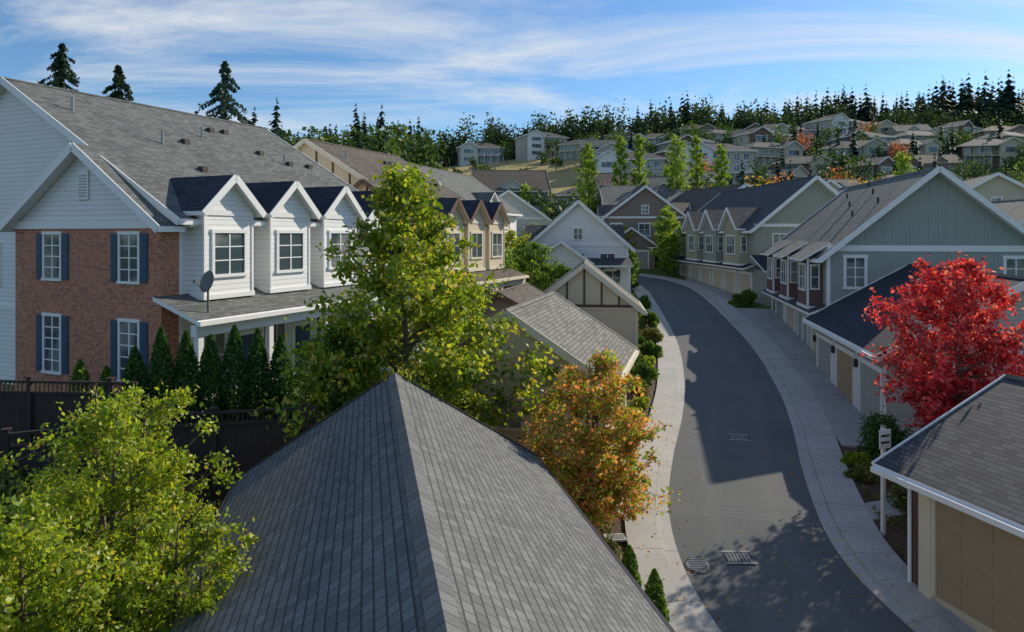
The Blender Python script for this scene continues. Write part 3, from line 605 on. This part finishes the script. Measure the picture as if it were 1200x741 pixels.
def viewhouse(P,w,l,fl,wm,gm,rm,tm,seed):
    T=P['trim'];Wl=P['walls'];R=P['roof']; h=2.9*fl; t,n=(1,0,0),(0,-1,0)
    Wl.box(-w/2,w/2,0,l,-4,h,wm); oh=.7; s=.42; zt=h+.1+s*(l/2+oh); z0=h+.1; rw=w/2-l/2
    a,b,c,d=(-w/2-oh,-oh,z0),(w/2+oh,-oh,z0),(w/2+oh,l+oh,z0),(-w/2-oh,l+oh,z0); e,f=(-rw,l/2,zt),(rw,l/2,zt)
    for q in ([a,b,f,e],[b,c,f],[c,d,e,f],[d,a,e]): R.face(q,rm)
    T.box(-w/2-oh,w/2+oh,-oh-.06,-oh+.0,z0-.26,z0+.02,tm); T.box(-w/2-oh,w/2+oh,l+oh,l+oh+.06,z0-.26,z0+.02,tm)
    for sx in (-1,1): T.box(min(sx*(w/2+oh),sx*(w/2+oh+.06)),max(sx*(w/2+oh),sx*(w/2+oh+.06)),-oh,l+oh,z0-.26,z0+.02,tm)
    T.box(-w/2-oh+.05,w/2+oh-.05,-oh+.01,l+oh-.01,z0-.2,z0-.1,tm)
    hw=w*.19; cx=(-1 if seed%2 else 1)*(w/2-hw-.6); y0=-1.3
    Wl.box(cx-hw,cx+hw,y0,0,-4,h+.3,gm); Wl.face([(cx-hw,y0,h+.3),(cx+hw,y0,h+.3),(cx,y0,h+.3+hw*.55)],gm)
    for sx in (-1,1):
        ee=cx+sx*(hw+.45); zl=h+.44-.55*.45; q=[(ee,y0-.5,zl),(cx,y0-.5,h+.44+hw*.55),(cx,l*.4,h+.44+hw*.55),(ee,l*.4,zl)]
        R.slab(q,.16,rm,tm); T.beam((ee,y0-.52,zl-.08),(cx,y0-.52,h+.36+hw*.55),.04,.3,tm)
    for k in range(fl):
        win(P,(0,y0,0),t,n,cx,k*2.9+.8,hw*1.2,1.5,3,1,tm,fw=.14)
        x=-w/2+1.3
        while x<w/2-.9:
            if abs(x-cx)>hw+1: win(P,(0,0,0),t,n,x,k*2.9+.6,1.6,1.7,2,1,tm,fw=.12)
            x+=2.6
        for sx in (-1,1):
            for yy in (l*.3,l*.7): win(P,(sx*w/2,0,0),(0,sx,0),(sx,0,0),sx*yy,k*2.9+.8,1.1,1.3,2,1,tm,fw=.12)
    if fl>1:
        bx0,bx1=(cx+hw+.1,w/2-.2) if cx<0 else (-w/2+.2,cx-hw-.1)
        T.box(bx0,bx1,-1.6,0,2.75,2.92,tm)
        for z in (3.15,3.75): T.box(bx0,bx1,-1.6,-1.54,z,z+.07,tm)
        for i in range(5): xx=bx0+(bx1-bx0)*i/4; T.box(xx-.07,xx+.07,-1.58,-1.44,-3,3.8,tm)
def ghouse(name,x,y,rot,w,l,eh,rise,wm,gm,rm,tm=WHITE,z=None,**k):
    P=parts(); generic(P,w,l,eh,rise,wm,gm,rm,tm,**k); finish(P,name,(x,y,g1(x,y) if z is None else z),rot)
ghouse('white_house',5.6,58,-.02,8.4,9.5,4.2,3.7,SID_W,SID_W,SH_D,z=3.8)
ghouse('taupe_house',15.8,81,-.05,9.8,11,6.0,3.7,SID_T,SID_T,SH_D,z=4.9)
ghouse('white_house',-9.5,62,-.35,11,14,6.8,4.0,SID_W,STUC,SH_GR,z=4.5)
ghouse('grey_house',-.5,84,.2,10,11,5.4,3.4,SID_LG,SID_LG,SH_W)
ghouse('grey_house',33,58,-.12,11,14,5.8,4.0,SID_G,BAT_G,SH_GR,z=3.9)
ghouse('cream_house',37,46,-.12,10,10,5.0,3.2,SID_C,STUC,SH_W,z=3.2)
ghouse('cream_house',44,62,-.3,12,12,5.8,3.6,SID_C,SID_C,SH_GR,z=5)
ghouse('taupe_house',27,80,.3,11,12,5.6,3.6,SID_T,SID_G,SH_B,z=5.5)
ghouse('olive_house',38,82,.1,11,12,5.8,3.6,SID_O,SID_C,SH_D,z=6)
VAR=[];VAR2=[]
for i,(w_,g_,r_) in enumerate([(SID_T,SID_C,SH_D),(SID_HW,SID_W,SH_GR),(SID_G,SID_HW,SH_D),(SID_GR,SID_LG,SH_B),(SID_HD,SID_C,SH_D),(SID_GR,SID_HD,SH_GR),(SID_T,SID_T,SH_B),(SID_C,SID_HD,SH_N),(SID_O,SID_HW,SH_D)]):
    q=Part(); P={k:q for k in KEYS}; generic(P,10+i%3,11,5.6,2.8+.5*(i%2),w_,g_,r_,WHITE if i%3 else CREAMT,seed=i); VAR.append(q.mesh('hillside_house'))
    q=Part(); P={k:q for k in KEYS}; viewhouse(P,14+(i*5)%6,10+i%2,3 if i in(1,) else 2,w_,g_,SH_D if i%3 else r_,WHITE if i%2 else CREAMT,i); VAR2.append(q.mesh('hillside_house'))
rn=random.Random(5)
def hh(x,y,rot,V):
    o=bpy.data.objects.new('hillside_house',rn.choice(V)); COL.objects.link(o); o.location=(x,y,g1(x,y)+.3); o.rotation_euler[2]=rot
    s=rn.uniform(.85,1.05)*(1 if y<120 else .82); o.scale=(s,s,s)
for y,xa,xb,sp,pv in ((99,-8,70,15,.2),(115,-12,85,15.5,.3),(133,22,100,15.5,.5),(150,22,115,16,.7),(167,24,130,16,.8),(184,26,148,16.5,.85),(201,16,160,16.5,.9),(217,-12,175,17,.95)):
    x=xa+rn.uniform(0,6)
    while x<xb:
        V=VAR2 if rn.random()<pv else VAR
        r=rn.uniform(-.5,.5) if V is VAR2 else rn.choice([0,.3,-.25,1.57,1.3,-1.5,.5])+rn.uniform(-.1,.1)
        hh(x,y+rn.uniform(-4,4),r,V); x+=sp*rn.uniform(.85,1.45)
# ------------------------------------------------------------ distant vegetation
rng=np.random.default_rng(9)
gr=[]
for i in range(820):
    y=rng.uniform(236,305); x=rng.uniform(-95,245)
    cl=.5+.28*math.sin(x*.11+1)+.22*math.sin(x*.043+y*.05)+.15*math.sin(x*.31)
    h=np.interp(x,[-95,0,60,140,200,245],[13,14,18,24,27,28])*(.62+.42*cl)*rng.uniform(.6,1.1)
    v,f=conifer_arr(x,y,g1(x,y)-1,h,rng,13,7,rng.uniform(.15,.27)); gr.append((v,f,0))
meshfrom('conifer_treeline',gr,[L_CONI])
def blobs(name,spots,leaf,seed,n=260,ls=.55):
    rng=np.random.default_rng(seed); gr=[]
    for x,y,h,r in spots:
        z=g1(x,y); c=rng.normal(size=(9,3))*np.array([.42,.42,.28])*np.array([r,r,h*.5])+np.array([0,0,h*.6]); idx=rng.integers(0,9,n)
        P=c[idx]+rng.normal(size=(n,3))*np.array([r*.3,r*.3,h*.13]); P[:,2]=np.clip(P[:,2],.2,h*1.05); P+=np.array([x,y,z])
        v,f=leafverts(P,ls,rng); gr.append((v,f,1)); tv,tf=tube([(x,y,z-.5),(x,y,z+h*.6)],[.2,.08],5); gr.append((tv,tf,0))
    return meshfrom(name,gr,[BARK,leaf])
sp=[];
for i in range(130):
    y=rng.uniform(105,165); u=rng.uniform(-330,-95); x=u/800*y; sp.append((x,y,rng.uniform(8,17),rng.uniform(2.5,5)))
blobs('deciduous_forest',sp,L_FOR,4,380,.5)
gr=[]
for i in range(55):
    y=rng.uniform(110,175); x=rng.uniform(-380,-100)/800*y; v,f=conifer_arr(x,y,g1(x,y)-1,rng.uniform(11,23),rng,18,8,.2); gr.append((v,f,0))
meshfrom('conifer_forest',gr,[L_CONI])
sp=[]
for i in range(190):
    x=rng.uniform(-95,215); sp.append((x,rng.uniform(228,262),rng.uniform(7,17) if x<70 else rng.uniform(6,13),rng.uniform(3,6)))
blobs('ridge_trees',sp,L_RDG,5,240,.6)
sp=[]
for y in (105,123,141,158,175,192,209,224):
    for i in range(32):
        x=rng.uniform(-12,y*.85)
        if y>120 and y<208 and x<20: continue
        sp.append((x,y+rng.uniform(-4,4),rng.uniform(3,8.5),rng.uniform(1.5,3)))
sp+=[(rng.uniform(-22,14),rng.uniform(150,200),rng.uniform(1.5,4),rng.uniform(1,2)) for i in range(14)]
blobs('hillside_trees',sp,L_FOR,6,190,.38)
gr=[]
for i in range(90):
    y=rng.uniform(105,225); x=rng.uniform(22,y*.85); v,f=conifer_arr(x,y,g1(x,y)-.5,rng.uniform(5,12),rng,14,7,.2); gr.append((v,f,0))
meshfrom('hillside_conifers',gr,[L_CONI])
sp=[(rng.uniform(27,50),rng.uniform(86,92),rng.uniform(8,10.5),rng.uniform(2,3)) for i in range(12)]; blobs('autumn_tree_cluster',sp[:8],L_ORF,7,1000,.19)
blobs('red_autumn_tree_cluster',sp[8:]+[(60,125,8,3),(90,160,8,3),(40,142,8,3),(75,178,8,3),(24,90,8.5,2.2),(17,112,8,2.4),(100,195,8,3)],L_RDF,8,700,.23)
sp=[(rng.uniform(-2,55),rng.uniform(70,94),rng.uniform(4,7.5),rng.uniform(1.4,2.4)) for i in range(16)]; blobs('neighbourhood_trees',sp,L_GRN,12,700,.17)
for i,(x,y,h) in enumerate([(-39.6,60,21.6),(-34.6,60,19.6),(-25.2,60,20)]):
    rg_=np.random.default_rng(40+i); v,f=conifer_arr(0,0,0,h,rg_,24,8,.38); tv,tf=tube([(0,0,0),(0,0,h*.99)],[.3,.03],6)
    q=v.reshape(-1,4,3); nb=len(q); NN=17000; bi=rg_.integers(0,nb,NN); tt=rg_.uniform(0,1,NN)[:,None]; lat=rg_.uniform(-1,1,NN)[:,None]*(1-tt*.7)
    pp=q[bi,0]*(1-tt)+q[bi,2]*tt+(q[bi,1]-q[bi,3])*.2*lat+rg_.normal(size=(NN,3))*.06
    v2,f2=leafverts(pp,.14,rg_)
    meshfrom('conifer_tree',[(tv,tf,0),(v2,f2,1)],[BARK,L_CONI2 if i==2 else L_CONN],(x,y,4))
for i,(x,y,h,r) in enumerate([(11.0,98,15,1.6),(15.9,100,16,1.2),(19.0,102,16.4,1.2),(23.2,96,16.2,1.7),(28.1,104,16,1.1),(31.9,104,14.6,1.2),(63,110,13,1.6),(28,122,9,1.5),(2,108,8,1.5),(35,88,8.5,1.2)]):
    tree('poplar_tree',x,y,h,r,.08,L_POP,7500,.14,60+i,'col',42,up=1.2,sig=.17)
tree('birch_tree',16.1,71.5,7.8,1.6,.1,L_POP,7000,.11,70,'oval',30,z=4.3)
tree('birch_tree',17.6,76,6.4,1.5,.15,L_YG,4000,.12,71,'oval',22)
for i,(x,y,h,r,l) in enumerate([(-1.5,46,5.2,2.2,L_GRN),(1.6,50,5.0,2.0,L_GRN),(0,55,5.5,2,L_MAP),(-2.5,33,4.2,1.5,L_GRN),(3.4,48,3.5,1.3,L_ARB2),(12.6,80,5,1.8,L_YG),(24,76,6,2,L_ORG),(7.6,69.5,3.5,1.4,L_GRN),(10.2,60,3.6,1.1,L_GRN)]):
    tree('ornamental_tree',x,y,h,r,.15,l,5500,.12,80+i,'wide',24)
for i in range(7):
    t=i/6; shrub('arborvitae',-10.6+3.5*t,19.2+1.7*t,.46,[2.65,3.15,3.0,2.85,3.1,2.95,2.7][i],L_ARB,5600,.05,100+i,'cone',z=3.2)
shrub('arborvitae',-12.4,19.6,.42,2.2,L_ARB2,3000,.05,110,'cone',z=3.2); shrub('arborvitae',-11.7,19.7,.38,2.0,L_ARB2,2800,.05,111,'cone',z=3.2)
shrub('arborvitae',3.05,14.6,.3,1.45,L_ARB2,3200,.045,112,'cone'); shrub('arborvitae',2.7,15.7,.28,1.3,L_ARB2,2800,.045,113,'cone'); shrub('arborvitae',2.75,13.7,.3,1.35,L_ARB2,3000,.045,114,'cone')
sh=[(12.35,22.6,1.05,1.8,L_ARB),(11.4,19.6,.7,1.0,L_MUL),(12.4,18.6,.95,1.5,L_ORG),(13.2,22.5,.6,.9,L_MUL),(12.9,20.7,.6,.8,L_GRN),(10.9,21.4,.4,.5,L_MUL),(11.3,22.4,.45,.6,L_YG),
(5.6,30.4,.5,.8,L_MUL),(6.2,32.2,.6,.9,L_ARB2),(5.5,33.8,.8,1.4,L_GRN),(6.9,34.2,.5,.7,L_YG),(7.4,36.5,.6,.9,L_GRN),(6.6,38.2,.9,1.7,L_ARB),(8.2,40,.6,.8,L_MUL),(5.4,28.5,.35,.5,L_YG),(8.8,44,.7,1.2,L_GRN),(8.2,47,.8,1.6,L_ARB),(9.6,50,.6,1,L_GRN),
(17.0,50.9,.7,1.1,L_GRN),(17.8,51.4,.8,1.3,L_ARB2),(16.7,51.6,.45,.5,L_YG),(3.2,24.3,.5,.6,L_MUL),(4.0,25.4,.4,.5,L_GRN),(4.6,26.8,.45,.5,L_YG),(2.4,17.2,.4,.5,L_MUL),(10.3,60,.6,1,L_ARB),(10.2,64,.8,1.2,L_GRN)]
for i,(x,y,r,h,l) in enumerate(sh): shrub('shrub',x,y,r,h,l,int(3000*r*1.4),.05 if y<30 else .075,200+i)
def cover(name,region,n,leaf,ls,seed,hmax=.22):
    rng=np.random.default_rng(seed); x0,x1,y0,y1=region; x=rng.uniform(x0,x1,n*3); y=rng.uniform(y0,y1,n*3)
    d=np.sqrt(((np.stack([x,y],1)[:,None]-CL[None,::3])**2).sum(2)).min(1); pat=np.sin(x*2.1+seed)*np.cos(y*1.7)+.5*np.sin(x*5+y*3)
    ok=(d>3.6)&(pat>-.1); x=x[ok][:n];y=y[ok][:n]; z=gz(x,y)+.03+rng.uniform(0,hmax,len(x))
    v,f=leafverts(np.stack([x,y,z],1),ls,rng); return meshfrom(name,[(v,f,0)],[leaf])
cover('ground_cover_plants',(3.6,9.5,22.8,50),9000,L_MUL,.07,1); cover('ground_cover_plants',(1.5,4.2,9,19),2500,L_MUL,.045,2,.12)
cover('ground_cover_plants',(9.6,13.5,16.9,24),5000,L_MUL,.045,3,.15); cover('fallen_leaves',(1.8,14,10,24),900,L_ORF,.03,4,.015)
cover('lawn_grass',(-16,-5,24,34),6000,L_GRN,.07,5,.15); cover('garden_plants',(-16,-7,12.5,17.2),9000,L_MUL,.08,6,.5)
cover('lawn_plants',(3.6,8,24,34),5000,L_YG,.05,7,.15)
rng=np.random.default_rng(77); n=420; ii=rng.integers(60,130,n); oo=np.where(rng.random(n)<.75,np.sign(rng.normal(size=n))*rng.uniform(1.6,3.2,n),rng.uniform(-2,2,n))
xy=CL[ii]+NR[ii]*oo[:,None]+rng.normal(size=(n,2))*.1; dl=np.abs(oo); zz=zr(xy[:,1])+np.where(dl>2.4,.125,np.where(dl>2.0,.075,.035))
v,f=leafverts(np.stack([xy[:,0],xy[:,1],zz],1),.035,rng,.15); meshfrom('road_leaf_litter',[(v,f,0)],[L_ORF])
# ------------------------------------------------------------ fences
def fence(name,p,q,top,bot):
    P=Part(); p=Vector((p[0],p[1],0));q=Vector((q[0],q[1],0)); d=q-p; L=d.length; t=d/L; n=Vector((t.y,-t.x,0)); k=0
    while k<L:
        c=p+t*(k+.07); P.obox(c+Vector((0,0,(top-.3+bot)/2)),t,n,.068,.012,(top-.3-bot)/2,DARKB); k+=.142
    k=0
    while k<=L+.01:
        c=p+t*min(k,L); P.obox(c+n*.03+Vector((0,0,(top+.1+bot)/2)),t,n,.06,.06,(top+.1-bot)/2,DARKB); P.obox(c+n*.03+Vector((0,0,top+.12)),t,n,.09,.09,.02,DARKB); k+=2.2
    for z in (top,top-.28,bot+.3): P.obox((p+q)/2+n*.03+Vector((0,0,z)),t,n,L/2,.045,.03,DARKB)
    k=0
    while k<L: P.obox(p+t*k+n*.03+Vector((0,0,top-.14)),t,n,.015,.015,.13,DARKB); k+=.12
    P.obj(name)
fence('wooden_fence',(-17,18.2),(-9.7,17.7),5.15,2.8); fence('wooden_fence',(-9.6,16.6),(-5.0,17.6),4.55,1.2); fence('wooden_fence',(-9.65,16.6),(-9.7,17.7),4.9,2.5)
fence('wooden_fence',(-13.5,14.6),(-9.7,16.4),4.45,2.4)
fence('wooden_fence',(-6.5,31),(-1.5,37),5.0,2.2)
P=Part()
for i in range(34): P.box(9.0,9.05,56.5+i*.3,56.65+i*.3,3.5,5.0,WHITE)
P.box(9.052,9.1,56.4,66.6,4.6,4.7,WHITE); P.box(9.052,9.1,56.4,66.6,3.9,4.0,WHITE); P.obj('white_fence')
# ------------------------------------------------------------ street details
def onroad(x,y,zo): return (x,y,float(zr(y))+zo)
P=Part(); P.cyl((0,0,0),.34,.012,IRON,28); P.cyl((0,0,.012),.28,.008,METAL,28); 
for i in range(-3,4): P.box(-.22,.22,i*.07-.012,i*.07+.012,.02,.028,IRON)
o=P.obj('manhole_cover',None,onroad(4.63,17.0,.024)); o.rotation_euler[0]=.14
def grate(x,y,rot):
    P=Part(); P.box(-.34,.34,-.24,.24,0,.01,IRON); 
    for i in range(7): P.box(-.3+i*.09,-.275+i*.09,-.2,.2,.01,.016,METAL)
    P.box(-.38,.38,-.28,-.24,0,.02,CONC);P.box(-.38,.38,.24,.28,0,.02,CONC)
    o=P.obj('storm_drain',None,onroad(x,y,.03),rot); o.rotation_euler[0]=.1
grate(5.75,17.3,0); grate(8.35,25.1,-.2)
P=Part(); P.box(-.3,.3,-.2,.2,0,.05,CONC); P.box(-.22,.22,-.13,.13,.05,.06,METAL); P.obj('utility_box_cover',None,(2.75,18.0+.1,g1(2.7,18)+.05),.1)
P=Part(); P.box(-.045,.045,-.045,.045,-.3,2.9,SIGNM); P.box(-.2,.2,-.066,-.046,2.35,2.85,SIGNM); P.box(-.15,.15,-.07,-.067,2.66,2.72,IRON); P.box(-.15,.15,-.07,-.067,2.48,2.54,IRON); P.box(-.05,.05,-.05,.05,2.9,2.95,METAL)
P.obj('street_sign',None,(9.95,18.3,g1(9.95,18.3)),.35)
# ------------------------------------------------------------ world, sun, camera
sd=Vector((.77,.64,0)).normalized(); el=math.radians(30); sd=Vector((sd.x*math.cos(el),sd.y*math.cos(el),math.sin(el)))
w=bpy.data.worlds.new('World'); S.world=w; w.use_nodes=True; nt=w.node_tree; bg=nt.nodes['Background']
sky=N(nt,'ShaderNodeTexSky',sky_type='NISHITA'); sky.sun_disc=False; sky.sun_elevation=el; sky.sun_rotation=math.atan2(sd.x,sd.y); sky.air_density=1.0; sky.dust_density=.3; sky.ozone_density=1.6; sky.altitude=100
tc=nt.nodes.new('ShaderNodeTexCoord'); s3=N(nt,'ShaderNodeSeparateXYZ',{0:tc.outputs['Generated']})
zz=math_(nt,'ADD',math_(nt,'MAXIMUM',s3.outputs[2],0.0),.10)
cx=math_(nt,'DIVIDE',s3.outputs[0],zz); cy=math_(nt,'DIVIDE',s3.outputs[1],zz)
cv=N(nt,'ShaderNodeCombineXYZ',{0:math_(nt,'ADD',math_(nt,'MULTIPLY',cx,.36),math_(nt,'MULTIPLY',cy,.18)),1:math_(nt,'SUBTRACT',math_(nt,'MULTIPLY',cy,1.0),math_(nt,'MULTIPLY',cx,.16)),2:2.1}).outputs[0]
wn=N(nt,'ShaderNodeTexNoise',{'Vector':cv,'Scale':.85,'Detail':11,'Roughness':.66,'Distortion':1.5}).outputs[0]
wf=ramp(nt,wn,[(.46,(0,0,0)),(.56,(.4,.4,.4)),(.68,(1,1,1))])
skc=mix(nt,1.0,sky.outputs[0],c4((.50,.70,.88)),'MULTIPLY')
colw=mix(nt,math_(nt,'MULTIPLY',wf,.85),skc,c4((5.2,5.4,5.6)))
nt.links.new(colw,bg.inputs[0]); bg.inputs[1].default_value=.15
ld=bpy.data.lights.new('sun','SUN'); ld.energy=5.0; ld.angle=math.radians(.5); ld.color=(1,.89,.72)
lo=bpy.data.objects.new('sun',ld); COL.objects.link(lo); lo.rotation_euler=sd.to_track_quat('Z','Y').to_euler(); lo.location=(60,20,60)
cd=bpy.data.cameras.new('camera'); cam=bpy.data.objects.new('camera',cd); COL.objects.link(cam); cam.location=(0,0,9); cam.rotation_euler=(math.radians(90),0,0)
cd.lens=24; cd.sensor_width=36; cd.shift_y=-.0796; cd.clip_end=6000; cd.clip_start=.1; S.camera=cam
S.view_settings.view_transform='Standard'; S.view_settings.look='None'; S.view_settings.exposure=0
